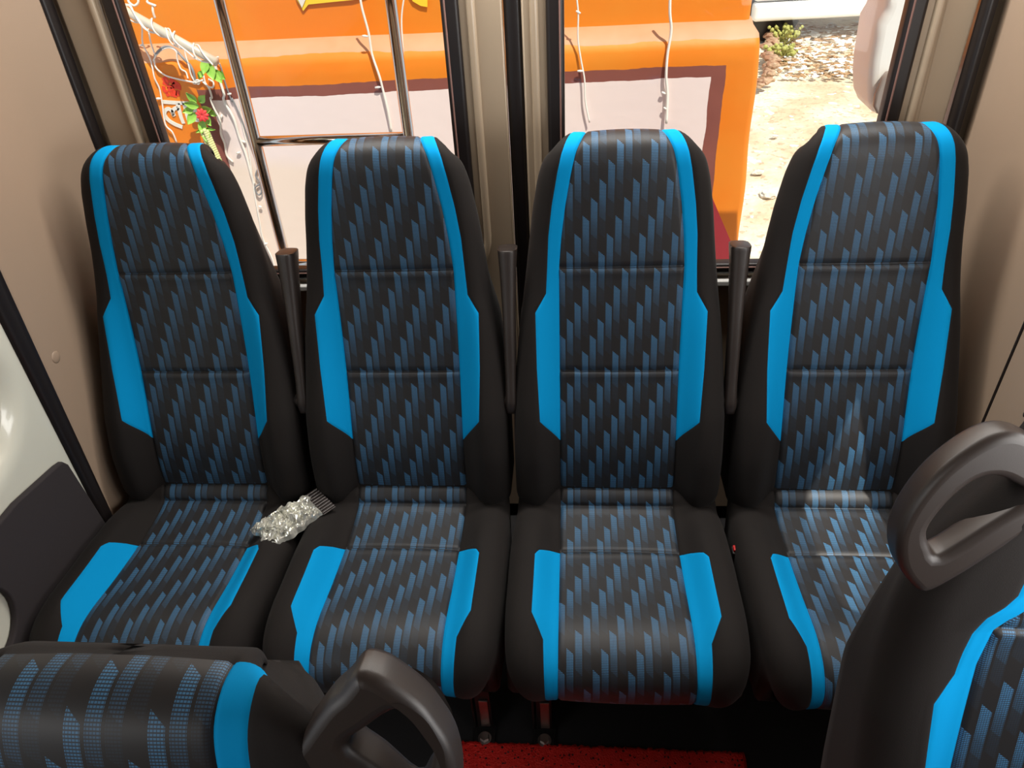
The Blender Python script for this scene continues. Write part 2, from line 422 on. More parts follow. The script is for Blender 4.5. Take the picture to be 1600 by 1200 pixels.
def armrest_part(parent, x, dz=0.0):
    path = crom([(.195, .200, 0), (.205, .225, 0), (.222, .28, 0), (.248, .36, 0), (.272, .43, 0), (.291, .490, 0), (.300, .515, 0), (.3015, .521, 0)], 3)
    path = [(p.x, p.y + dz) for p in path]
    T = tab([(0, .020), (.1, .026), (.25, .022), (.5, .025), (.8, .036), (.97, .038), (1, .031)]); D = tab([(0, .03), (.12, .046), (.3, .036), (.6, .042), (.85, .052), (.97, .05), (1, .042)])
    n = len(path) - 1
    a = loft('armrest', path, [(T(i / n), D(i / n)) for i in range(n + 1)], PLASTIC, parent)
    a.location = (x, 0, 0)
    tube('pivot_bolt', [(-.022, .205, .222 + dz), (.013, .205, .222 + dz)], .013, STEEL, a, 16)
    path2 = [(y, z) for y, z in path[-8:-3]]
    return a
def leg_part(parent, x, y=-.13):
    bm = bmesh.new()
    add_box(bm, (x, y, -.285), (.034, .008, .31), .002)
    add_box(bm, (x - .024, y + .02, -.285), (.006, .05, .31), .002)
    l = link('leg', bm_mesh('leg', bm), FRAME, parent, (0, 0, 0), smooth=False)
    box('strap_plate', (x + .002, y - .007, -.375), (.020, .004, .10), STEEL, l, .001)
    bm = bmesh.new(); add_box(bm, (x, y - .022, -.445), (.046, .05, .010), .002)
    link('foot_plate', bm_mesh('foot_plate', bm), FRAME, l, (0, 0, 0), smooth=False)
    bm = bmesh.new()
    g = bmesh.ops.create_cone(bm, cap_ends=True, segments=6, radius1=.011, radius2=.010, depth=.010)
    bmesh.ops.translate(bm, verts=g['verts'], vec=(x, y - .028, -.4355))
    g = bmesh.ops.create_cone(bm, cap_ends=True, segments=20, radius1=.015, radius2=.015, depth=.002)
    bmesh.ops.translate(bm, verts=g['verts'], vec=(x, y - .028, -.4395))
    link('bolt', bm_mesh('bolt', bm), STEEL, l, (0, 0, 0), smooth=False)
def make_seat(loc, label, group=None, arm=True, legs=True, BACK=BACK):
    root = empty('passenger_seat', loc)
    tag(root, label, 'seat', group)
    BACK.body('backrest', BLACK, root)
    BACK.grid('patterned_back_panel', zone_rows(BACK, *BACK.zone), BACK.panel_cols, PATTERN, root, True)
    CUSH.body('seat_cushion', BLACK, root)
    CUSH.grid('patterned_cushion_panel', zone_rows(CUSH, *CUSH.zone), CUSH.panel_cols, PATTERN, root, True)
    for sg in (-1, 1):
        tag(BACK.grid('blue_back_inlay', zone_rows(BACK, -.362, BACK.zone[1]), lambda a: BACK.inlay_cols(a, sg), BLUE, root), 'bright blue inlay')
        tag(CUSH.grid('blue_cushion_inlay', zone_rows(CUSH, CUSH.zone[0], -.004), lambda a: CUSH.inlay_cols(a, sg), BLUE, root), 'bright blue inlay')
        # sewn edge seam of the cushion and of the backrest side
    bm = bmesh.new()
    add_box(bm, (0, -.02, -.145), (.38, .36, .035), .004); add_box(bm, (0, .28, .02), (.34, .03, .30), .004)
    link('seat_frame', bm_mesh('seat_frame', bm), FRAME, root, (0, 0, 0), smooth=False)
    if legs:
        leg_part(root, -.155)
    return root

S3 = make_seat((0, 0, 0), 'black and blue seat of the rear row, third from the left of four', 'rear bench seats', arm=False)
def seat_copy(loc, label, group=None, drop=()):
    r = copy_tree(S3, None, drop); r.location = Vector(loc) + Vector((0, 0, Z0)); r['label'] = label
    if group: r['group'] = group
    elif 'group' in r: del r['group']
    return r
S1 = seat_copy((-.884, 0, 0), 'leftmost black and blue seat of the rear row, beside the cream side wall', 'rear bench seats', drop=('leg',))
S2 = seat_copy((-.44, 0, 0), 'second black and blue seat from the left in the rear row, beside the plastic packet', 'rear bench seats', drop=('leg',))
S4 = seat_copy((.4456, 0, 0), 'rightmost black and blue seat of the rear row, partly behind the nearer right seat', 'rear bench seats', drop=('leg',))
NR = make_seat((.449, -.782, -.008), 'nearest seat at lower right, black with blue inlay and grab handle on its left shoulder', 'nearer row seats', legs=False, BACK=BACK3)
NL = make_seat((-.425, -1.135, .012), 'nearest seat at lower left, seen from above, one blue stripe and right-hand grab handle', 'nearer row seats', legs=False, BACK=BACK2)
for r, x in ((S1, -.155), (S2, .153), (S4, .153)): leg_part(r, x)
handle_part(NR, -1); handle_part(NL, 1, H2)
NL.rotation_euler = (math.radians(-6), 0, 0)
for r, x0 in ((NR, 0), (NL, 0)):
    for x in (-.15, .15):
        l = box('leg', (x, .02, -.30 + (.035 if r is NL else .004) - .0), (.04, .30, .29 if r is NR else .22), FRAME, r, .003)
armrest_part(S1, .229); armrest_part(S2, .2225); armrest_part(S3, .2215)

# ------------------------------------------------------------------ the cabin
XL, XR, XC = -1.125, .695, -.2045
CE = 1.34
def struct(name, me, m_, smooth=False, loc=None): return tag(link(name, me, m_, None, loc, smooth=smooth), kind='structure')
def sbox(name, c, s, m_, bev=0.0): o = box(name, c, s, m_, None, bev); return tag(o, kind='structure')
sbox('floor', ((XL + XR) / 2, -1.0, -.47), (XR - XL + .3, 3.3, .04), CARPET)
sbox('wall_front', ((XL + XR) / 2, -2.64, .45), (XR - XL + .3, .04, 1.85), TRIM)  # unseen closed front, added to keep sky light off the seat backs
sbox('ceiling', ((XL + XR) / 2, -1.0, CE + .03), (XR - XL + .3, 3.3, .06), TRIM)
# side walls: lower body full length, window opening ahead of the seats, solid rear corner
def side_wall(name, X, th, mat_, w0=-2.1, w1=-.45):
    out = [(-2.6, -.45), (.56, -.45), (.56, CE), (-2.6, CE)]
    hole = rrect(w0, w1, .46, 1.06, .08)
    me = extrude_outline(name, [out, hole], th, .002, frame_yz(X), 1)
    return struct(name, me, mat_)
side_wall('wall_left', XL - .04, .05, WHITE)
side_wall('wall_right', XR + .035, .05, TRIM, -1.9, -.12)
# moulded beige trim of the rear left corner (above and behind the rubber strip)
def slab_yz(name, X, out, th, m_, parent=None, bev=.006):
    me = extrude_outline(name, [out], th, bev, frame_yz(X), 3)
    o = link(name, me, m_, parent, (0, 0, 0) if parent else None); smooth_by_angle(me, 50); return o
def curved_trim(name, side, X, ylo, yhi, m_):
    """corner trim that curves inward towards the rear door"""
    V, F, nr, nc = [], [], 26, 30
    for i in range(nr + 1):
        z = -.44 + (CE + .44) * i / nr
        y0, y1 = ylo(z), yhi
        for j in range(nc + 1):
            y = y0 + (y1 - y0) * j / nc
            q = max(0, (y - .36) / (yhi - .36)); bulge = .030 * q ** 2
            lean = -.02 * max(0, z - .75)
            V.append((X - side * (bulge + .0) - side * lean * -1, y, z))
    for i in range(nr):
        for j in range(nc):
            k = i * (nc + 1) + j; F.append((k, k + 1, k + nc + 2, k + nc + 1))
    me = mesh(name, V, F)
    o = link(name, me, m_); md = o.modifiers.new('s', 'SOLIDIFY'); md.thickness = .008; md.offset = 1
    return o
strip_y = lambda z: .088 + .066 * z
o = curved_trim('trim_1', -1, XL + .0, lambda z: strip_y(z) - .0, .498, TRIM); tag(o, kind='structure')
o = curved_trim('trim_2', 1, XR - .0, lambda z: .150, .498, TRIM); tag(o, kind='structure')
# screw caps on the left corner trim
for (u, v, k) in ((10, 34, 1), (86, 558, 2)):
    p = atx(u, v, XL + .006)
    bm = bmesh.new(); add_tube(bm, [(p.x - .004, p.y, p.z), (p.x + .002, p.y, p.z), (p.x + .0035, p.y, p.z)], [.0135, .0125, .0095], 24)
    tag(link('screw_cap', bm_mesh('screw_cap', bm), TRIM), ('round beige screw cap high on the left corner trim' if k == 1 else 'round beige screw cap beside the black rubber strip, left of the leftmost seat'), 'screw cap')
# rubber strip of the side door
bm = bmesh.new()
pts = [(XL + .002, strip_y(z) - .026, z) for z in [(-.44 + (CE + .44) * k / 30) for k in range(31)]]
V, F = [], []
prof = [(-.030, -.004), (-.026, .008), (-.014, .013), (-.004, .010), (.004, .016), (.018, .018), (.028, .012), (.032, -.004)]
for p in pts:
    hw = (.028 + .035 * min(max(p[2], 0), .9)) / 2
    for (dy, dx) in prof: V.append((p[0] + dx, strip_y(p[2]) - hw + dy / .031 * hw, p[2]))
n = len(prof)
for i in range(len(pts) - 1):
    for j in range(n - 1): k = i * n + j; F.append((k, k + 1, k + n + 1, k + n))
me = mesh('rubber_strip', V, F)
tag(link('trim_3', me, RUBBER), kind='structure')
# ivory pressed side panel with an oval recess, dark trim card below it
V, F, nr, nc = [], [], 70, 56
for i in range(nr + 1):
    z = -.44 + 1.0 * i / nr
    for j in range(nc + 1):
        y = -.55 + (strip_y(z) - .02 + .55) * j / nc
        dx = 0.0
        d = math.hypot((y + .13) / .17, (z - .405) / .135)
        dx -= .045 * (1 - min(max((d - .70) / .38, 0), 1)) ** 1.5 * 1.0
        V.append((XL + .004 + dx, y, z))
for i in range(nr):
    for j in range(nc): k = i * (nc + 1) + j; F.append((k, k + 1, k + nc + 2, k + nc + 1))
tag(link('trim_4', mesh('side_panel', V, F), WHITE), kind='structure')
card = [(.045, .183), (.036, .198), (.018, .203), (-.10, .222), (-.60, .222), (-.60, -.42), (.02, -.42), (.060, -.05)]
me = extrude_outline('trim_card', [card, [(-.288 + .075 * math.cos(a * math.pi / 16), .095 + .075 * math.sin(a * math.pi / 16)) for a in range(32)]], .014, .004, frame_yz(XL + .012), 3); smooth_by_angle(me, 50)
tag(link('trim_5', me, DARKTRIM), kind='structure')
def ring(name, X, y, z, R, r, m_):
    bm = bmesh.new(); add_tube(bm, [(X, y + R * math.cos(a * math.pi / 24), z + R * math.sin(a * math.pi / 24)) for a in range(49)], r, 10, False)
    return link(name, bm_mesh(name, bm), m_)
# seam of the right-hand trim
tag(box('trim_6', (XR - .010, .146, .28), (.004, .003, 1.2), RUBBER), kind='structure')
tag(box('trim_7', (XR - .004, .018, .25), (.012, .254, 1.38), TRIM, None, .004), kind='structure')
# ---------------------------------------------------- rear doors
YD = .515
def door(name, x0, x1, wx0, wx1, tag_i):
    out = [(x0, -.40), (x1, -.40), (x1, CE), (x0, CE)]
    hole = rrect(wx0, wx1, .350, 1.075, .10, 10)
    me = extrude_outline(name, [out, hole], .040, .004, frame_xz(YD + .02), 2)
    smooth_by_angle(me, 40)
    d = struct(name, me, PAINT)
    # rubber gasket, glass
    g = rrect(wx0 - .004, wx1 + .004, .346, 1.079, .104, 10); gi = rrect(wx0 + .030, wx1 - .030, .372, 1.045, .075, 10)
    me = extrude_outline('gasket', [g, gi], .030, .007, frame_xz(YD + .004), 3); smooth_by_angle(me, 50)
    k = link('window_gasket', me, RUBBER, d, (0, 0, 0))
    k.location = -d.location + Vector((0, 0, Z0))
    bd = rrect(wx0 + .020, wx1 - .020, .362, 1.056, .085, 10); bi = rrect(wx0 + .0235, wx1 - .0235, .3655, 1.0525, .082, 10)
    me = extrude_outline('bead', [bd, bi], .010, .0015, frame_xz(YD - .008), 2)
    link('gasket_bead', me, BEAD, d, (0, 0, 0)).location = -d.location + Vector((0, 0, Z0))
    me = extrude_outline('pane', [rrect(wx0 + .01, wx1 - .01, .356, 1.068, .09, 10)], .004, 0, frame_xz(YD + .012), 1)
    w_ = link('window_%d' % tag_i, me, GLASS, None, smooth=False); tag(w_, kind='structure')
    # raised pressing around the window
    bo = rrect(wx0 - .034, wx1 + .034, .316, 1.11, .13, 10); bi = rrect(wx0 - .018, wx1 + .018, .332, 1.094, .116, 10)
    me = extrude_outline('pressing', [bo, bi], .020, .0065, frame_xz(YD - .001), 3); smooth_by_angle(me, 50)
    q = link('window_surround', me, PAINT, d, (0, 0, 0)); q.location = -d.location + Vector((0, 0, Z0))
    return d
BEAD = mat('pinkish_gasket_bead', (0.22, 0.12, 0.10), 0.35)
GLASS = bpy.data.materials.new('window_glass'); GLASS.use_nodes = True
nt = GLASS.node_tree; nt.nodes.remove(nt.nodes['Principled BSDF'])
tr = nt.nodes.new('ShaderNodeBsdfTransparent'); tr.inputs[0].default_value = (.97, .98, .97, 1)
gl = nt.nodes.new('ShaderNodeBsdfGlossy'); gl.inputs['Roughness'].default_value = 0.02
fr = nt.nodes.new('ShaderNodeFresnel'); fr.inputs[0].default_value = 1.22
mxs = nt.nodes.new('ShaderNodeMixShader'); nt.links.new(fr.outputs[0], mxs.inputs[0]); nt.links.new(tr.outputs[0], mxs.inputs[1]); nt.links.new(gl.outputs[0], mxs.inputs[2])
nt.links.new(mxs.outputs[0], nt.nodes['Material Output'].inputs[0])
d1 = door('door_1', -1.075, -.222, -.978, -.306, 1)
d2 = door('door_2', -.187, .628, -.137, .535, 2)
# ridges pressed into the door frames
def ridge(x_bot, x_top, w_, d, m_=None, y=None):
    bm = bmesh.new(); add_tube(bm, [(x_bot + (x_top - x_bot) * k / 10, YD + .004, -.30 + 1.6 * k / 10) for k in range(11)], w_, 14)
    for v in bm.verts: v.co.y = YD + (v.co.y - YD) * .8
    o = link('pressed_ridge', bm_mesh('pressed_ridge', bm), m_ or PAINT, d, (0, 0, 0)); o.location = -d.location + Vector((0, 0, Z0))
ridge(-1.03, -.985, .010, d1); ridge(-.252, -.243, .0035, d1); ridge(.590, .556, .010, d2)
# recessed panel of the right door frame
# rubber seals: outer edges of both doors, and the pair where they meet
def seal(name, x_bot, x_top, w_, Y, dep=.03):
    V, F = [], []
    for k in range(21):
        z = -.42 + (CE + .42) * k / 20; x = x_bot + (x_top - x_bot) * k / 20
        for (dx, dy) in ((-w_ / 2, .0), (-w_ / 2, -dep * .6), (-w_ / 4, -dep), (0, -dep * .85), (w_ / 4, -dep), (w_ / 2, -dep * .6), (w_ / 2, 0)):
            V.append((x + dx, Y + dy, z))
    for i in range(20):
        for j in range(6): k = i * 7 + j; F.append((k, k + 1, k + 8, k + 7))
    me = mesh(name, V, F); return struct(name, me, RUBBER, True)
seal('trim_8', -1.108, -1.087, .020, YD + .0, .030); seal('trim_9', .655, .636, .020, YD, .030)
seal('trim_10', -.2055, -.203, .034, YD + .022, .014)
sbox('wall_back', (XC, YD + .055, -.32), (XR - XL + .1, .03, .26), FRAME)
for x, k in ((-1.115, 11), (.675, 12)): sbox('trim_%d' % k, (x, YD + .035, .45), (.09 if x < 0 else .07, .05, 1.78), PAINT, .004)
RAIL = mat('pale_sill_rail', (.62, .62, .60), .4)
# lower sill rails seen between the seats
for (x, k, d, x0, x1) in ((-.64, 13, d1, -.972, -.312), (.2, 14, d2, -.130, .528)):
    sbox('trim_%d' % k, ((x0 + x1) / 2, YD - .010, .328), (x1 - x0, .022, .014), RAIL, .003)
# made-up strip at the ceiling, added to go with the overhead fill light
tag(box('ceiling_light', (-.12, .41, CE - .010), (1.5, .14, .018), mat('frosted_lamp_cover', (.9, .9, .85), .4), None, .004), 'flat pale strip added above the rear seats to go with the fill light', 'lamp')

# ------------------------------------------------------------------ red coil mat
def red_mat():
    M = mat('red_coil_vinyl', (.62, .010, .008), .55); g = NB(M); N, L = g.N, g.L; b = N['Principled BSDF']
    tc = N.new('ShaderNodeTexCoord'); vo = N.new('ShaderNodeTexVoronoi'); vo.inputs['Scale'].default_value = 95; L.new(tc.outputs['Object'], vo.inputs['Vector'])
    n = N.new('ShaderNodeTexNoise'); n.inputs['Scale'].default_value = 260; L.new(tc.outputs['Object'], n.inputs['Vector'])
    hole = g.m('LESS_THAN', vo.outputs['Distance'], .26)
    f = g.m('MULTIPLY', hole, g.m('GREATER_THAN', n.outputs['Fac'], .45))
    mx = N.new('ShaderNodeMix'); mx.data_type = 'RGBA'; mx.inputs['A'].default_value = (.80, .016, .010, 1); mx.inputs['B'].default_value = (.04, .0, .0, 1)
    L.new(f, mx.inputs['Factor']); L.new(mx.outputs['Result'], b.inputs['Base Color'])
    bp = N.new('ShaderNodeBump'); bp.inputs['Strength'].default_value = .8; bp.inputs['Distance'].default_value = .004
    L.new(n.outputs['Fac'], bp.inputs['Height']); L.new(bp.outputs['Normal'], b.inputs['Normal']); return M
V, F, nx, ny = [], [], 120, 160
for i in range(ny + 1):
    for j in range(nx + 1):
        x = -.338 + .612 * j / nx; y = -1.35 + 1.19 * i / ny
        e = min(j, nx - j, i, ny - i); z = -.45 + (0 if e == 0 else .012 + random.uniform(-.002, .002))
        V.append((x + random.uniform(-.002, .002), y + (-.03 * (x + .42) if i == ny else 0) + random.uniform(-.002, .002), z))
for i in range(ny):
    for j in range(nx): k = i * (nx + 1) + j; F.append((k, k + 1, k + nx + 2, k + nx + 1))
tag(link('floor_mat', mesh('floor_mat', V, F), red_mat()), 'red coil floor mat on the black floor in front of the middle seats', 'mat')

# ------------------------------------------------------------------ crumpled packet between the first two seats
pk = empty('plastic_packet', (-.684, .038, .028)); tag(pk, 'small crumpled clear plastic packet lying between the two left rear seats', 'packet')
PKM = mat('crinkled_clear_plastic', (.86, .86, .78), .10, metal=.6, var=(60, (.35, .35, .31), 1.0)); PKM.node_tree.nodes['Principled BSDF'].inputs['Roughness'].default_value = .16
from mathutils import noise
V, F, nu, nv = [], [], 40, 26
for top in (1, -1):
    b0 = len(V)
    for i in range(nu + 1):
        for j in range(nv + 1):
            u = -1 + 2 * i / nu; v = -1 + 2 * j / nv
            x = u * .066 + .006 * noise.noise((u * 2, v * 2, 1)) * 2; y = v * (.038 - .005 * u) + .004 * noise.noise((u * 3, v * 2, 5)) * 2
            h = max(0, (1 - u ** 4) * (1 - v ** 4)) ** .5
            c = abs(noise.noise((u * 5, v * 4, 3))) + .6 * abs(noise.noise((u * 11, v * 8, 9))) + .35 * abs(noise.noise((u * 24, v * 15, 2)))
            z = top * h * (.010 + (.022 * c if top > 0 else .0))
            V.append((x, y, z))
    for i in range(nu):
        for j in range(nv): k = b0 + i * (nv + 1) + j; F.append((k, k + 1, k + nv + 2, k + nv + 1) if top > 0 else (k, k + nv + 1, k + nv + 2, k + 1))
o = link('packet_body', mesh('packet_body', V, F), PKM, pk, (0, 0, 0), smooth=False)
bm = bmesh.new()
for k in range(9): add_box(bm, (.078, -.032 + .008 * k, .004), (.030, .0045, .003), .001)
add_box(bm, (.078, 0, .001), (.030, .074, .002), .0005)
link('ribbed_end', bm_mesh('ribbed_end', bm), mat('greyish_ribbed_plastic', (.045, .036, .034), .3), pk, (0, 0, 0), smooth=False)
pk.rotation_euler = (math.radians(4), math.radians(-3), math.radians(48))
# seat belt buckle between third and fourth seat
bk = empty('seat_belt_buckle', (.232, .015, -.035)); tag(bk, 'small black belt buckle with red button between the two right rear seats', 'buckle')
box('buckle_body', (0, 0, 0), (.020, .022, .06), FRAME, bk, .004); box('release_button', (0, 0, .032), (.014, .014, .008), mat('red_button', (.5, .01, .01), .4), bk, .002)
box('webbing', (0, .0, -.11), (.012, .02, .18), BLACK, bk, .001)

# ------------------------------------------------------------------ outside: painted wall
YW = 1.60
GZ = -1.05
def wall_material(name, plinth):
    M = mat(name, (.80, .20, .012), .55, bump=(25, .25, .004)); g = NB(M); N, L = g.N, g.L; b = N['Principled BSDF']
    tc = N.new('ShaderNodeTexCoord'); sp = N.new('ShaderNodeSeparateXYZ'); L.new(tc.outputs['Object'], sp.inputs[0])
    n1 = N.new('ShaderNodeTexNoise'); n1.inputs['Scale'].default_value = 2.2; n1.inputs['Detail'].default_value = 5; L.new(tc.outputs['Object'], n1.inputs['Vector'])
    n2 = N.new('ShaderNodeTexNoise'); n2.inputs['Scale'].default_value = 9; n2.inputs['Detail'].default_value = 4; L.new(tc.outputs['Object'], n2.inputs['Vector'])
    def mixc(f, A, B):
        mx = N.new('ShaderNodeMix'); mx.data_type = 'RGBA'
        if isinstance(f, float): mx.inputs['Factor'].default_value = f
        else: L.new(f, mx.inputs['Factor'])
        for i, c in (('A', A), ('B', B)):
            if isinstance(c, tuple): mx.inputs[i].default_value = (*c, 1)
            else: L.new(c, mx.inputs[i])
        return mx.outputs['Result']
    def sm(v, lo, hi):
        mr = N.new('ShaderNodeMapRange'); mr.inputs['From Min'].default_value = lo; mr.inputs['From Max'].default_value = hi; L.new(v, mr.inputs['Value']); return mr.outputs['Result']
    org = mixc(sm(n1.outputs['Fac'], .40, .66), (.80, .205, .004), (.78, .255, .016))
    if not plinth:
        L.new(org, b.inputs['Base Color']); return M
    wob = g.m('MULTIPLY', g.m('SUBTRACT', n2.outputs['Fac'], .5), .020)
    X, Z = sp.outputs[0], g.m('ADD', sp.outputs[2], wob); Xw = g.m('ADD', X, wob)
    tilt = g.m('MULTIPLY', X, .011)
    def AND(*a):
        r = a[0]
        for q in a[1:]: r = g.m('MULTIPLY', r, q)
        return r
    outer = AND(g.m('GREATER_THAN', Xw, -1.392), g.m('LESS_THAN', Xw, .408), g.m('LESS_THAN', g.m('SUBTRACT', Z, tilt), .519), g.m('GREATER_THAN', Z, -.78))
    inner = AND(g.m('GREATER_THAN', Xw, -1.350), g.m('LESS_THAN', Xw, .360), g.m('LESS_THAN', g.m('SUBTRACT', Z, tilt), .482), g.m('GREATER_THAN', Z, -.72))
    band = g.m('GREATER_THAN', g.m('ADD', Z, g.m('MULTIPLY', n1.outputs['Fac'], .02)), .608)
    pink = mixc(sm(n1.outputs['Fac'], .40, .70), (.84, .72, .70), (.86, .74, .70))
    pink = mixc(sm(g.m('ADD', sp.outputs[2], g.m('MULTIPLY', n2.outputs['Fac'], .06)), .30, .24), pink, (.84, .70, .60))
    brown = mixc(n2.outputs['Fac'], (.20, .060, .046), (.28, .090, .066))
    c = mixc(outer, org, brown); c = mixc(inner, c, pink)
    c = mixc(band, c, mixc(n2.outputs['Fac'], (.50, .22, .09), (.62, .36, .22)))
    L.new(c, b.inputs['Base Color']); return M
wl = empty('painted_wall', (-1.4, YW + .12, GZ)); tag(wl, 'orange painted wall with brown bordered pink panel behind the rear windows', 'wall')
def in_wall(x, y, z): return (x + 1.4, y - YW - .12, z - GZ)
# plinth with sloping top and rounded, slightly leaning right-hand end
prof = [(0.0, GZ), (0.0, .55), (.004, .585), (.030, .625), (.075, .645)]
V, F = [], []
XS = [-3.6] + [-3.4 + .1 * k for k in range(38)] + [.36, .44, .49]
rows = []
NZ = 40
pr = [(0.0, GZ + (.57 - GZ) * k / NZ) for k in range(NZ + 1)] + [(.006, .588), (.022, .606), (.050, .628), (.085, .640), (.25, .645)]
for (dy, z) in pr:
    xe = .536 - .026 * (z + .25) / .85 + .003 * math.sin(z * 17)
    if z > .62: xe = .492
    row = [(x, YW + dy + .0035 * math.sin(x * 3 + z * 5) + .002 * math.sin(x * 11 + z * 3), z) for x in XS if x < xe - .02]
    row = [r for r in row][:len([x for x in XS if x < .47])]
    for k in range(7):
        a = math.pi / 2 * k / 6; row.append((xe - .022 + .022 * math.sin(a), YW + dy + .022 * (1 - math.cos(a)), z))
    row.append((xe, YW + .25, z)); rows.append(row)
for r in rows: V += r
nc = len(rows[0])
for i in range(len(rows) - 1):
    for j in range(nc - 1): k = i * nc + j; F.append((k, k + 1, k + nc + 1, k + nc))
PLM = wall_material('painted_plinth', True); UPM = wall_material('orange_wall_paint', False)
def keep(o, parent):   # parent while the mesh stays in seat-datum coordinates
    o.parent = parent; o.location = -(parent.location - Vector((0, 0, Z0))); return o
keep(link('plinth', mesh('plinth', V, F), PLM), wl)
V, F = [], []
xs = [-3.6 + .1 * k for k in range(41)]
xs = [x for x in xs if x < .44] + [.455, .468, .478, .482]
for i in range(31):
    z = .630 + 2.0 * i / 30
    for j, x in enumerate(xs):
        dy = [0, .003, .009, .02][len(xs) - 1 - j:][0] if False else 0
        V.append((x, YW + .082 + .002 * math.sin(x * 4 + z * 6) + (0.012 if x > .48 else .004 if x > .475 else 0), z))
    V.append((.483, YW + .30, z))
nc = len(xs) + 1
for i in range(30):
    for j in range(nc - 1): k = i * nc + j; F.append((k, k + 1, k + nc + 1, k + nc))
keep(link('upper_wall', mesh('upper_wall', V, F), UPM), wl)
# painted lettering and figures
WPAINT = mat('white_sign_paint', (.78, .74, .66), .6); RPAINT = mat('red_sign_paint', (.78, .045, .012), .6); YPAINT = mat('yellow_sign_paint', (.90, .62, .03), .6)
def ribbon(bm, px, w_, Y, closed=False):
    """brush stroke: px = [(u, v)], w_ width(s) in metres"""
    P = [at(u, v, Y) for u, v in px]
    P = crom(P, 5) if len(P) > 2 else P
    Ws = w_ if isinstance(w_, (list, tuple)) else None
    n = len(P); vs = []; K = 1.45 if Y > 1.5 and not isinstance(w_, float) or (isinstance(w_, float) and w_ <= .010) else 1.0
    for i, p in enumerate(P):
        t = (P[min(i + 1, n - 1)] - P[max(i - 1, 0)]).normalized(); s_ = Vector((-t.z, 0, t.x))
        ww = (Ws[0] + (Ws[1] - Ws[0]) * i / (n - 1)) if Ws else w_
        ww *= K
        vs.append((bm.verts.new(p + s_ * ww / 2), bm.verts.new(p - s_ * ww / 2), bm.verts.new(p + s_ * ww / 2 + Vector((0, .004, 0))), bm.verts.new(p - s_ * ww / 2 + Vector((0, .004, 0)))))
    for A_, B_ in zip(vs, vs[1:]):
        bm.faces.new((A_[0], A_[1], B_[1], B_[0])); bm.faces.new((A_[0], B_[0], B_[2], A_[2])); bm.faces.new((A_[1], A_[3], B_[3], B_[1]))
    for q in (vs[0], vs[-1]): bm.faces.new((q[0], q[2], q[3], q[1]))
def c4(x, y): return (240 + x * .15, 120 + y * .15)       # pixel of a close look at the lettering
bm = bmesh.new(); YL = YW - .006
ribbon(bm, [c4(95, 262), c4(250, 272), c4(395, 275)], .0085, YL)
ribbon(bm, [c4(250, 275), c4(262, 330), c4(285, 420), c4(312, 488)], [.011, .008], YL)
ribbon(bm, [c4(320, 275), c4(335, 340), c4(350, 410), c4(372, 478)], [.011, .008], YL)
ribbon(bm, [c4(262, 345), c4(235, 325), c4(205, 345), c4(200, 385), c4(212, 405), c4(190, 362), c4(155, 335), c4(122, 350), c4(115, 395), c4(150, 450), c4(220, 495), c4(300, 527)], .0085, YL)
ribbon(bm, [c4(395, 330), c4(375, 350), c4(380, 385), c4(410, 400)], .009, YL)
ribbon(bm, [c4(420, 275), c4(430, 350), c4(455, 470)], .010, YL)
keep(link('painted_lettering', bm_mesh('painted_lettering', bm), WPAINT, smooth=False), wl)
bm = bmesh.new()
def c3(x, y): return (190 + x * .13333, y * .13333)
for st, w_ in (([c3(490, 905), c3(520, 950), c3(510, 1000)], .020), ([c3(560, 930), c3(600, 960), c3(660, 1000), c3(665, 1050)], .018), ([c3(490, 1010), c3(500, 1060), c3(540, 1085)], .012),
              ([c3(530, 1010), c3(570, 1020), c3(610, 1010)], .012), ([c3(540, 1050), c3(575, 1045), c3(600, 1065)], .010), ([c3(525, 1085), c3(550, 1130)], .008), ([c3(575, 1080), c3(590, 1130)], .007), ([c3(620, 1060), c3(625, 1140)], .010), ([c3(660, 1060), c3(655, 1125)], .009), ([c3(590, 980), c3(640, 1030)], .02)):
    ribbon(bm, st, w_, YL)
keep(link('red_emblem', bm_mesh('red_emblem', bm), RPAINT, smooth=False), wl)
def poly_on_wall(name, px, m_, Y, th=.003):
    P = [at(u, v, Y) for u, v in px]
    me = extrude_outline(name, [[(p.x, p.z) for p in P]], th, 0, frame_xz(Y), 1)
    return keep(link(name, me, m_, smooth=False), wl)
YU = YW + .077
poly_on_wall('yellow_petal', [(458, -22), (464, 0), (474, 17), (482, 7), (520, 3), (552, 0), (585, -12), (560, -40), (500, -48)], YPAINT, YU)
poly_on_wall('white_petal', [(460, -22), (465, -2), (472, 12), (478, -2), (477, -20)], WPAINT, YU - .003)
poly_on_wall('yellow_petal', [(636, -14), (645, 2), (657, 9), (668, 11), (668, -25), (645, -30)], YPAINT, YU)
# ------------------------------------------------------------------ wires, pole and garland on the wall
WIRE = mat('white_wire', (.86, .83, .76), .4); GREY = mat('grey_wire', (.25, .25, .26), .5)
def wire(px, label, Y=YW - .011, r=.0028, nubs=(), m_=None, wig=.004, cat='light string', group=None, seed=0):
    rnd = random.Random(seed); P = []
    for u, v in px:
        p = at(u, v, Y); P.append(p + Vector((rnd.uniform(-wig, wig), rnd.uniform(-.003, .003), rnd.uniform(-wig, wig))))
    P = crom(P, 6)
    bm = bmesh.new(); add_tube(bm, P, r, 6)
    o = link('light_string', bm_mesh('light_string', bm), m_ or WIRE); tag(o, label, cat, group)
    for (u, v, du, dv) in nubs:
        bm = bmesh.new(); add_tube(bm, [at(u, v, Y), at(u + du * .5, v + dv * .5, Y), at(u + du, v + dv, Y)], [.0025, .0045, .003], 6)
        c = link('fairy_light', bm_mesh('fairy_light', bm), WIRE, o, (0, 0, 0))
    return o
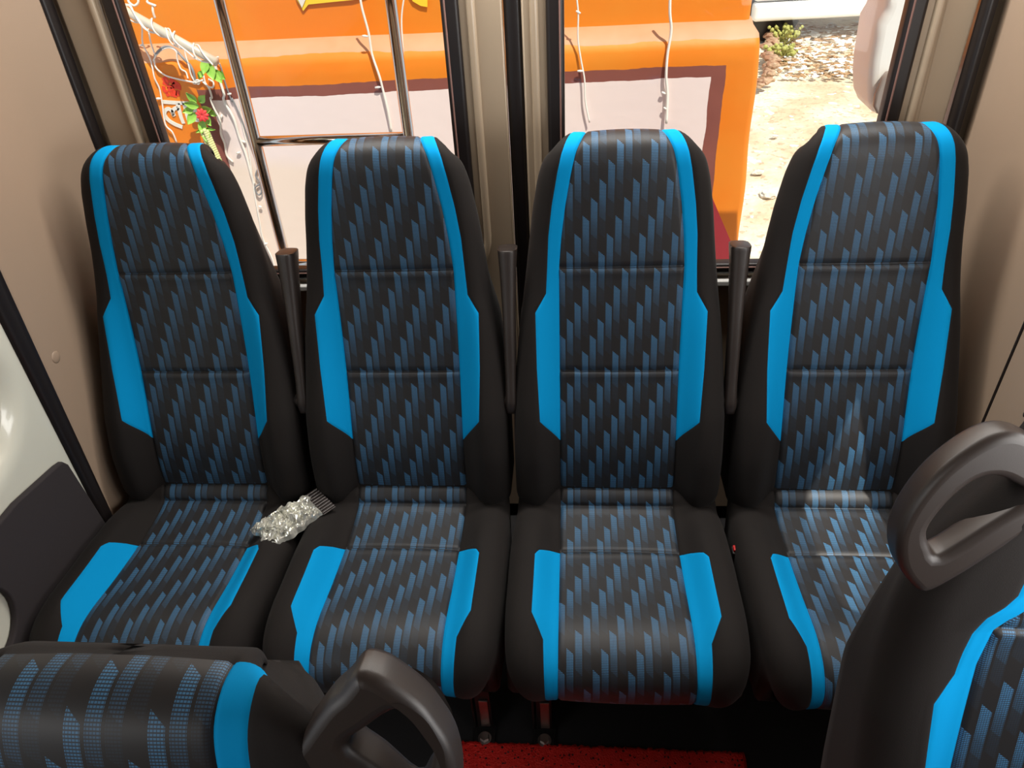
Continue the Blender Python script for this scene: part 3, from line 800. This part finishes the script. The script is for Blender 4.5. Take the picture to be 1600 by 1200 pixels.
wire([(563, -14), (566, 10), (575, 50), (583, 85), (592, 118), (598, 142), (604, 168), (611, 205)], 'white light string hanging left of the second ladder rail', nubs=[(575, 57, -9, -1), (595, 136, -9, 1)], r=.0042, seed=1)
wire([(630, -12), (629, 30), (629, 75), (630, 96)], 'thin white light string just right of the second ladder rail', nubs=[(629, 70, 0, 8)], seed=2)
wire([(902, -5), (903, 20), (905, 60), (909, 95), (912, 125), (916, 160), (921, 192)], 'white light string at the left edge of the right rear window', nubs=[(900, 17, 7, 4), (911, 111, -9, 0)], seed=3)
wire([(1048, -10), (1048, 20), (1047, 50), (1044, 85), (1042, 120), (1041, 150), (1040, 192)], 'doubled white light string in the middle of the right rear window', nubs=[(1040, 147, -6, -3), (1043, 172, -6, -4)], r=.0045, seed=4)
wire([c3(195, 250), c3(230, 340), c3(265, 520), c3(320, 670), c3(365, 790), c3(390, 910), c3(450, 1050), c3(480, 1200), (258, 192), (268, 205), (274, 222)], 'long white light string falling over the white lettering', nubs=[(*c3(258, 525), -5, 1), (*c3(460, 1155), -7, 0)], seed=5)
wire([c3(370, 700), c3(420, 800), c3(510, 880), c3(640, 930), c3(760, 950), c3(870, 965), c3(950, 945)], 'white wire looping low under the tangled pole', seed=6, r=.003)
wire([c3(320, 340), c3(350, 480), c3(385, 590), c3(400, 640), c3(370, 700)], 'white wire dropping from the pole beside the tangle', seed=7)
wire([c3(390, 650), c3(430, 590), c3(500, 550), c3(600, 560), c3(680, 620), c3(740, 680), c3(800, 760), c3(860, 860), c3(875, 960)], 'grey cable arching below the pole', m_=GREY, r=.0045, seed=8)
wire([c3(400, 640), c3(470, 580), c3(560, 560), c3(640, 600), c3(650, 700), c3(700, 790), c3(750, 850), c3(775, 930)], 'white wire curling beside the grey cable', seed=9)
wire([c3(740, 530), c3(755, 640), c3(790, 780), c3(830, 900), c3(870, 990)], 'white wire running down to the cable knot', seed=10)
wire([c3(870, 960), c3(900, 990), c3(925, 960), c3(880, 930), c3(850, 980), c3(890, 1000)], 'knot of pale wire above the green leaves', seed=11)
wire([c3(1080, 680), c3(1120, 800), c3(1160, 960), c3(1200, 1110), c4(740, 240), c4(830, 440), c4(900, 620), c4(960, 800), c4(1020, 1000), (399, 290)], 'thick bunch of white wire falling left of the ladder', nubs=[(*c4(920, 670), 6, 2), (*c4(905, 785), -6, 2), (*c4(740, 300), 2, -8)], r=.0048, seed=12)
wire([c3(1090, 670), c3(1150, 760), c3(1220, 950), c3(1300, 1180), c4(830, 240), c4(930, 470), c4(1010, 700), c4(1080, 930), (404, 276)], 'thin dark and white wire closest to the ladder', m_=GREY, r=.0025, nubs=[(*c3(1240, 1105), 6, -1)], seed=13)
wire([c3(960, 960), c3(1010, 1020), c3(1050, 1140), c4(590, 230), c4(640, 330), c4(700, 460), c4(700, 590), c4(740, 700), c4(770, 810), c4(830, 890)], 'twisted white wire down the edge of the pink panel', nubs=[(*c4(700, 440), 2, -7)], r=.0035, seed=14)
wire([(372, 150), (378, 190), (388, 240), (396, 300), (404, 340), (412, 375), (425, 405), (432, 430)], 'faint white wire hanging low on the pink panel', nubs=[(404, 322, 5, 2), (418, 380, -5, 2)], r=.0026, seed=15)
wire([(404, 262), (400, 275), (407, 284), (399, 292), (403, 305), (408, 300), (404, 280)], 'knot of silvery wire hanging by the ladder', m_=GREY, r=.0032, seed=16)
wire([c3(960, 900), c3(1000, 1000), c3(1060, 1010), c3(1075, 960), c3(1020, 935)], 'pale loop of wire under the green leaves', seed=17, r=.003)
wire([c3(80, -20), c3(100, 30), c3(150, 60), c3(200, 20), c3(170, -30)], 'white wire coil at the top left of the window', seed=18, r=.004)
wire([c3(290, 10), c3(320, 50), c3(410, 60)], 'short curled white wire above the pole', seed=19, r=.004)
wire([c3(355, 80), c3(362, 140), c3(378, 215)], 'short white wire end above the pole', seed=20, r=.004)
# pole with wires wound round it
pa, pb = at(188, 12, YW - .02), at(338, 97, YW - .16)
po = tube('steel_pole', [pa + (pa - pb) * .4, pa, pa.lerp(pb, .5), pb], .0135, mat('pale_pole_metal', (.62, .56, .46), .35, metal=.2), n=16); tag(po, 'pale slanting pole wound with white wire, top left of the left window', 'pole')
for k, (ph, rr, cyc) in enumerate(((0, .018, 5), (2, .017, 3.2), (4, .020, 2.3))):
    P = []; ax = (pb - pa).normalized(); e1 = ax.orthogonal().normalized(); e2 = ax.cross(e1)
    for i in range(90):
        t = i / 89; a = ph + cyc * 2 * math.pi * t + .8 * math.sin(9 * t + k)
        P.append((pa + (pa - pb) * .2).lerp(pb, t) + (e1 * math.cos(a) + e2 * math.sin(a)) * (rr + .003 * math.sin(31 * t)))
    bm = bmesh.new(); add_tube(bm, P, .0026, 6)
    tag(link('light_string', bm_mesh('light_string', bm), WIRE), 'white wire wound round the slanting pole', 'light string', 'wires wound round the pole')
# garland: leaves, flower, bead column
LEAF = mat('pale_green_plastic_leaf', (.34, .62, .10), .45, var=(40, (.20, .45, .05), .7)); BEAD2 = mat('cream_green_beads', (.66, .68, .32), .5); FLOW = mat('pink_red_petals', (.85, .06, .06), .5)
gp = at(315, 160, YW - .05)
ga = empty('flower_garland', gp); tag(ga, 'hanging plastic garland of green leaves, red flower and cream beads', 'garland')
def leaf(bm, c, L_, W_, ang, tilt=.3):
    a = math.radians(ang); d = Vector((math.cos(a), -tilt, math.sin(a))).normalized(); s_ = d.cross(Vector((0, -1, 0))).normalized()
    n = 7; ring = []
    for k in range(n + 1):
        t = k / n; w_ = W_ * math.sin(math.pi * t ** .8) + .0006
        ring.append((bm.verts.new(c + d * L_ * t + s_ * w_ / 2 + Vector((0, -.004, 0))), bm.verts.new(c + d * L_ * t + Vector((0, .003, 0))), bm.verts.new(c + d * L_ * t - s_ * w_ / 2 + Vector((0, -.004, 0)))))
    for A_, B_ in zip(ring, ring[1:]):
        bm.faces.new((A_[0], A_[1], B_[1], B_[0])); bm.faces.new((A_[1], A_[2], B_[2], B_[1]))
def leaves(name, lst):
    for (u, v, L_, W_, an) in lst:
        bm = bmesh.new(); leaf(bm, at(u, v, YW - .05), L_, W_, an)
        keep(link(name, bm_mesh(name, bm), LEAF), ga)
leaves('leaf', [(308, 160, .045, .026, 120), (312, 160, .045, .026, 40), (312, 166, .05, .028, 160), (314, 172, .05, .026, 10), (305, 175, .05, .03, 230), (320, 180, .04, .028, 300), (318, 188, .045, .03, 250), (326, 172, .035, .022, 330), (303, 170, .04, .024, 190)])
leaves('leaf', [(320, 200, .035, .012, 200), (322, 200, .040, .010, -5), (320, 198, .05, .035, 270), (344, 258, .03, .022, 60), (346, 260, .03, .02, -20), (350, 272, .035, .025, 300), (354, 280, .02, .015, 200)])
leaves('leaf', [(326, 98, .055, .035, 280), (334, 108, .05, .035, 300), (322, 92, .05, .03, 250), (340, 112, .035, .028, 320), (316, 110, .03, .02, 240)])
fc = at(316, 180, YW - .068)
bm = bmesh.new()
for k in range(9):
    a = 2 * math.pi * k / 9; g = bmesh.ops.create_uvsphere(bm, u_segments=10, v_segments=6, radius=1)
    bmesh.ops.transform(bm, matrix=Matrix.Translation(fc + Vector((math.cos(a) * .012, 0, math.sin(a) * .012))) @ Matrix.Rotation(-a, 4, 'Y') @ Matrix.Diagonal((.012, .005, .0065, 1)), verts=g['verts'])
keep(link('red_flower', bm_mesh('red_flower', bm), FLOW), ga)
bm = bmesh.new()
for k in range(17):
    t = k / 16; u = 320 + (341 - 320) * t + 2 * t; v = 204 + (258 - 204) * t
    for s_ in (-1, 0, 1):
        p = at(u + s_ * 4.6, v + (1.6 if s_ else 0), YW - .055 - (.006 if s_ == 0 else 0)); g = bmesh.ops.create_uvsphere(bm, u_segments=8, v_segments=6, radius=.0076)
        bmesh.ops.translate(bm, verts=g['verts'], vec=p)
keep(link('bead_column', bm_mesh('bead_column', bm), BEAD2), ga)
# ------------------------------------------------------------------ ladder on the rear door
la = empty('rear_ladder', (-.64, .66, -.4)); tag(la, 'polished steel ladder standing outside the left rear window', 'ladder')
for x in (-.818, -.461): keep(tube('rail', [(x, .66, -.60), (x, .66, 0), (x, .66, 1.35)], .0128, CHROME, n=20), la)
for z in (-.31, 0.0, .31, .622, .945, 1.26): keep(tube('rung', [(-.818, .66, z), (-.64, .66, z), (-.461, .66, z)], .0115, CHROME, n=16), la)
# ------------------------------------------------------------------ ground and what lies on it
def ground_material():
    M = mat('dry_ground', (.55, .42, .28), .95, bump=(14, .7, .04)); g = NB(M); N, L = g.N, g.L; b = N['Principled BSDF']
    tc = N.new('ShaderNodeTexCoord')
    def nz(s_, d=6, st=None):
        n = N.new('ShaderNodeTexNoise'); n.inputs['Scale'].default_value = s_; n.inputs['Detail'].default_value = d
        L.new(tc.outputs['Object'], n.inputs['Vector']); return n.outputs['Fac']
    r = N.new('ShaderNodeValToRGB'); L.new(nz(2.2), r.inputs[0]); e = r.color_ramp.elements
    e[0].position = .36; e[0].color = (.62, .46, .30, 1); e[1].position = .62; e[1].color = (.86, .74, .56, 1)
    mx = N.new('ShaderNodeMix'); mx.data_type = 'RGBA'; L.new(r.outputs[0], mx.inputs['A']); mx.inputs['B'].default_value = (.42, .29, .18, 1)
    L.new(g.m('MULTIPLY', g.m('GREATER_THAN', nz(17), .60), .6), mx.inputs['Factor'])
    m2 = N.new('ShaderNodeMix'); m2.data_type = 'RGBA'; L.new(mx.outputs['Result'], m2.inputs['A']); m2.inputs['B'].default_value = (.90, .90, .84, 1)
    L.new(g.m('GREATER_THAN', nz(9, 2), .665), m2.inputs['Factor']); L.new(m2.outputs['Result'], b.inputs['Base Color']); return M
V, F, n = [], [], 90
for i in range(n + 1):
    for j in range(n + 1):
        x = -6 + 16 * j / n; y = .62 + 16 * (i / n) ** 1.4
        V.append((x, y, GZ + .035 * noise.noise((x * 1.3, y * 1.3, 0)) - .02))
for i in range(n):
    for j in range(n): k = i * (n + 1) + j; F.append((k, k + 1, k + n + 2, k + n + 1))
gr = link('ground', mesh('ground', V, F), ground_material()); tag(gr, kind='structure')
ROCK = mat('pale_stone', (.74, .70, .62), .9, bump=(30, .5, .01), var=(8, (.5, .42, .32), .8)); RUB = mat('broken_clay_tile', (.33, .16, .09), .9, bump=(30, .5, .01), var=(12, (.55, .42, .28), .9))
def stone(name, p, r, m_, seed, flat=.5):
    bm = bmesh.new(); bmesh.ops.create_icosphere(bm, subdivisions=3, radius=1)
    for v in bm.verts:
        q = noise.noise(v.co * 1.3 + Vector((seed, 0, 0))) * .45 + noise.noise(v.co * 3 + Vector((0, seed, 0))) * .18
        v.co = v.co * (1 + q); v.co.z *= flat
    bmesh.ops.scale(bm, vec=(r, r * .8, r), verts=bm.verts)
    bmesh.ops.rotate(bm, matrix=Matrix.Rotation(seed * 1.7, 3, 'Z'), verts=bm.verts)
    return link(name, bm_mesh(name, bm), m_, None, p, smooth=False)
rk = [(1260, 68, 9), (1290, 58, 7), (1320, 70, 12), (1345, 80, 12), (1335, 60, 7), (1300, 90, 7), (1336, 113, 9), (1352, 120, 5), (1290, 112, 7), (1236, 108, 8), (1184, 270, 8), (1200, 305, 14), (1210, 214, 5), (1262, 100, 6), (1310, 113, 8), (1245, 62, 6), (1355, 62, 7), (1300, 40, 6), (1282, 88, 5), (1240, 90, 6)]
names = ['large', 'small', 'flat', 'broken']
for i, (u, v, s_) in enumerate(rk):
    p = atz(u, v, GZ); d = (p - CAM).length
    tag(stone('pale_stone', (p.x, p.y, GZ + .005), s_ * d / F_PX, ROCK, i + 3, .38), 'pale stone lying on the sunlit dirt right of the orange wall', 'stone', 'pale stones on the dirt')
rnd = random.Random(3)
for i in range(26):
    t = i / 25; u = 1207 + rnd.uniform(-9, 9) - 12 * t; v = 14 + 122 * t
    p = atz(u, v, GZ + .06); d = (p - CAM).length
    tag(stone('clay_rubble', (p.x, p.y, GZ + .04 + rnd.uniform(0, .06)), rnd.uniform(7, 11) * d / F_PX, RUB, i + 40, .5), 'brown lump of clay rubble heaped along the right end of the orange wall', 'rubble', 'clay rubble by the orange wall')
# litter of dry leaves and paper too fine to count
def litter(name, m_, n_, seed, u0, u1, v0, v1, r0, r1, label):
    rnd = random.Random(seed); bm = bmesh.new()
    for i in range(n_):
        p = atz(rnd.uniform(u0, u1), rnd.uniform(v0, v1), GZ); r = rnd.uniform(r0, r1); a = rnd.uniform(0, 6.3); t = rnd.uniform(-.5, .5)
        vs = []
        for k, q in enumerate((1, .6, .9, .5, .8)):
            b_ = a + k * 1.257; x, y = math.cos(b_) * r * q, math.sin(b_) * r * q * .7
            vs.append(bm.verts.new((p.x + x, p.y + y, GZ + .022 + abs(x * t) + (.012 if k % 2 else 0))))
        bm.faces.new(vs)
    g = bmesh.ops.extrude_face_region(bm, geom=bm.faces[:]); bmesh.ops.translate(bm, verts=[v for v in g['geom'] if isinstance(v, bmesh.types.BMVert)], vec=(0, 0, -.004))
    tag(link(name, bm_mesh(name, bm), m_, smooth=False), label, 'litter', kind='stuff')
litter('dry_leaf_litter', mat('dry_brown_leaf', (.40, .24, .12), .9), 420, 5, 1205, 1365, 42, 125, .02, .06, 'brown dry leaves scattered over the dirt beyond the orange wall')
litter('paper_litter', mat('white_paper_scrap', (.88, .87, .82), .9), 260, 6, 1215, 1365, 45, 125, .02, .07, 'white paper scraps scattered over the dirt beyond the orange wall')
# dry weeds
def weed(name, u, v, h, nb, spread, m_, label, seed):
    rnd = random.Random(seed); p = atz(u, v, GZ); bm = bmesh.new()
    for k in range(nb):
        a = rnd.uniform(0, 6.28); s_ = rnd.uniform(.2, 1) * spread; hh = h * rnd.uniform(.6, 1.1); b0 = Vector((p.x + rnd.uniform(-.06, .06), p.y + rnd.uniform(-.06, .06), GZ - .02))
        e = b0 + Vector((math.cos(a) * s_, math.sin(a) * s_, hh)); md = b0.lerp(e, .5) + Vector((0, 0, hh * .15))
        add_tube(bm, [b0, md, e], [.006, .005, .002], 5)
        for q in range(4):
            c = md.lerp(e, rnd.random()); g = bmesh.ops.create_icosphere(bm, subdivisions=1, radius=rnd.uniform(.012, .03)); bmesh.ops.translate(bm, verts=g['verts'], vec=c)
    o = link(name, bm_mesh(name, bm), m_); tag(o, label, 'plant'); return o
WEED = mat('yellow_green_weed', (.42, .42, .12), .9); DRY = mat('dry_twig', (.46, .32, .20), .9)
weed('dry_weed', 1224, 70, .22, 26, .20, WEED, 'yellow green weeds beside the rubble heap, farther clump', 1)
weed('dry_weed', 1222, 92, .18, 22, .18, WEED, 'yellow green weeds beside the rubble heap, nearer clump', 2)
def twig(px, label, Z=GZ + .10):
    bm = bmesh.new()
    for st in px: add_tube(bm, [atz(u, v, Z) for u, v in st], .012, 6)
    tag(link('bare_twig', bm_mesh('bare_twig', bm), DRY), label, 'twig')
twig([[(1222, 46), (1238, 28), (1262, 6), (1275, 2)], [(1248, 44), (1236, 26), (1218, 13)]], 'bare crossing twigs in front of the white vehicle')
twig([[(1250, 80), (1270, 95), (1300, 102)], [(1232, 62), (1250, 80)]], 'bare fallen twig across the pale stones', GZ + .02)
# ------------------------------------------------------------------ white vehicle beyond, its long lower edge
VW = mat('white_vehicle_paint', (.88, .87, .83), .6, spec=.2); VG = mat('grey_glazing', (.10, .13, .16), .1)
ve = empty('white_vehicle', (5.0, 9.95, GZ)); tag(ve, 'white vehicle parked far behind, only its lower side in view', 'vehicle'); ve.rotation_euler.z = math.radians(4)
def vbox(name, c, s, m_, bev=.01): return box(name, c, s, m_, ve, bev)
vbox('sill', (0, 0, .36), (6.0, 1.7, .20), VW, .04); vbox('door_skin', (0, .03, .80), (6.0, 1.68, .66), VW, .05)
vbox('rub_strip', (0, -.835, .58), (5.9, .04, .05), VG); vbox('body_top', (0, .1, 1.35), (4.6, 1.4, .5), VW, .15); vbox('side_glass', (0, -.615, 1.38), (4.0, .03, .34), VG)
for x in (-2.72, 1.9):
    bm = bmesh.new(); g = bmesh.ops.create_cone(bm, cap_ends=True, segments=32, radius1=.33, radius2=.33, depth=.22); bmesh.ops.rotate(bm, matrix=Matrix.Rotation(math.pi / 2, 3, 'X'), verts=bm.verts); bmesh.ops.translate(bm, verts=bm.verts, vec=(x, -.6, .33))
    link('wheel', bm_mesh('wheel', bm), RUBBER, ve, (0, 0, 0))
# white rounded body corner just outside the right window
Yc = 1.05
px = [(1392, -30), (1386, 12), (1382, 22), (1372, 38), (1368, 60), (1361, 100), (1358, 130), (1359, 160), (1366, 177), (1380, 183), (1440, 186), (1470, 100), (1480, -30)]
P = [at(u, v, Yc) for u, v in px]
me = extrude_outline('corner_panel', [[(p.x, p.z) for p in P]], .16, .022, frame_xz(Yc + .08), 4); smooth_by_angle(me, 50)
cp = link('vehicle_corner', me, VW); tag(cp, 'white rounded vehicle corner with a grey lamp, right edge of the right window', 'vehicle part')
P = [at(u, v, Yc - .01) for u, v in [(1394, 110), (1384, 112), (1376, 122), (1367, 145), (1363, 165), (1368, 176), (1376, 178), (1400, 180), (1420, 120)]]
me = extrude_outline('lens', [[(p.x, p.z) for p in P]], .02, .006, frame_xz(Yc - .012), 3); smooth_by_angle(me, 50)
link('grey_lamp', me, mat('grey_lens', (.30, .25, .22), .25), cp, (0, 0, 0))
# unidentified red object low outside, by the third armrest; pyramid and post are invented
p = at(1112, 400, .85); bm = bmesh.new(); g = bmesh.ops.create_cone(bm, cap_ends=True, segments=4, radius1=.17, radius2=.02, depth=.30); bmesh.ops.translate(bm, verts=bm.verts, vec=(p.x - .02, .95, p.z - .02))
add_box(bm, (p.x - .02, .95, p.z - .68), (.04, .04, 1.05))
tag(link('red_canopy', bm_mesh('red_canopy', bm), mat('red_sheet', (.75, .01, .03), .5), smooth=False), 'small pointed red object of unknown kind low outside, beside the rightmost armrest', 'canopy')
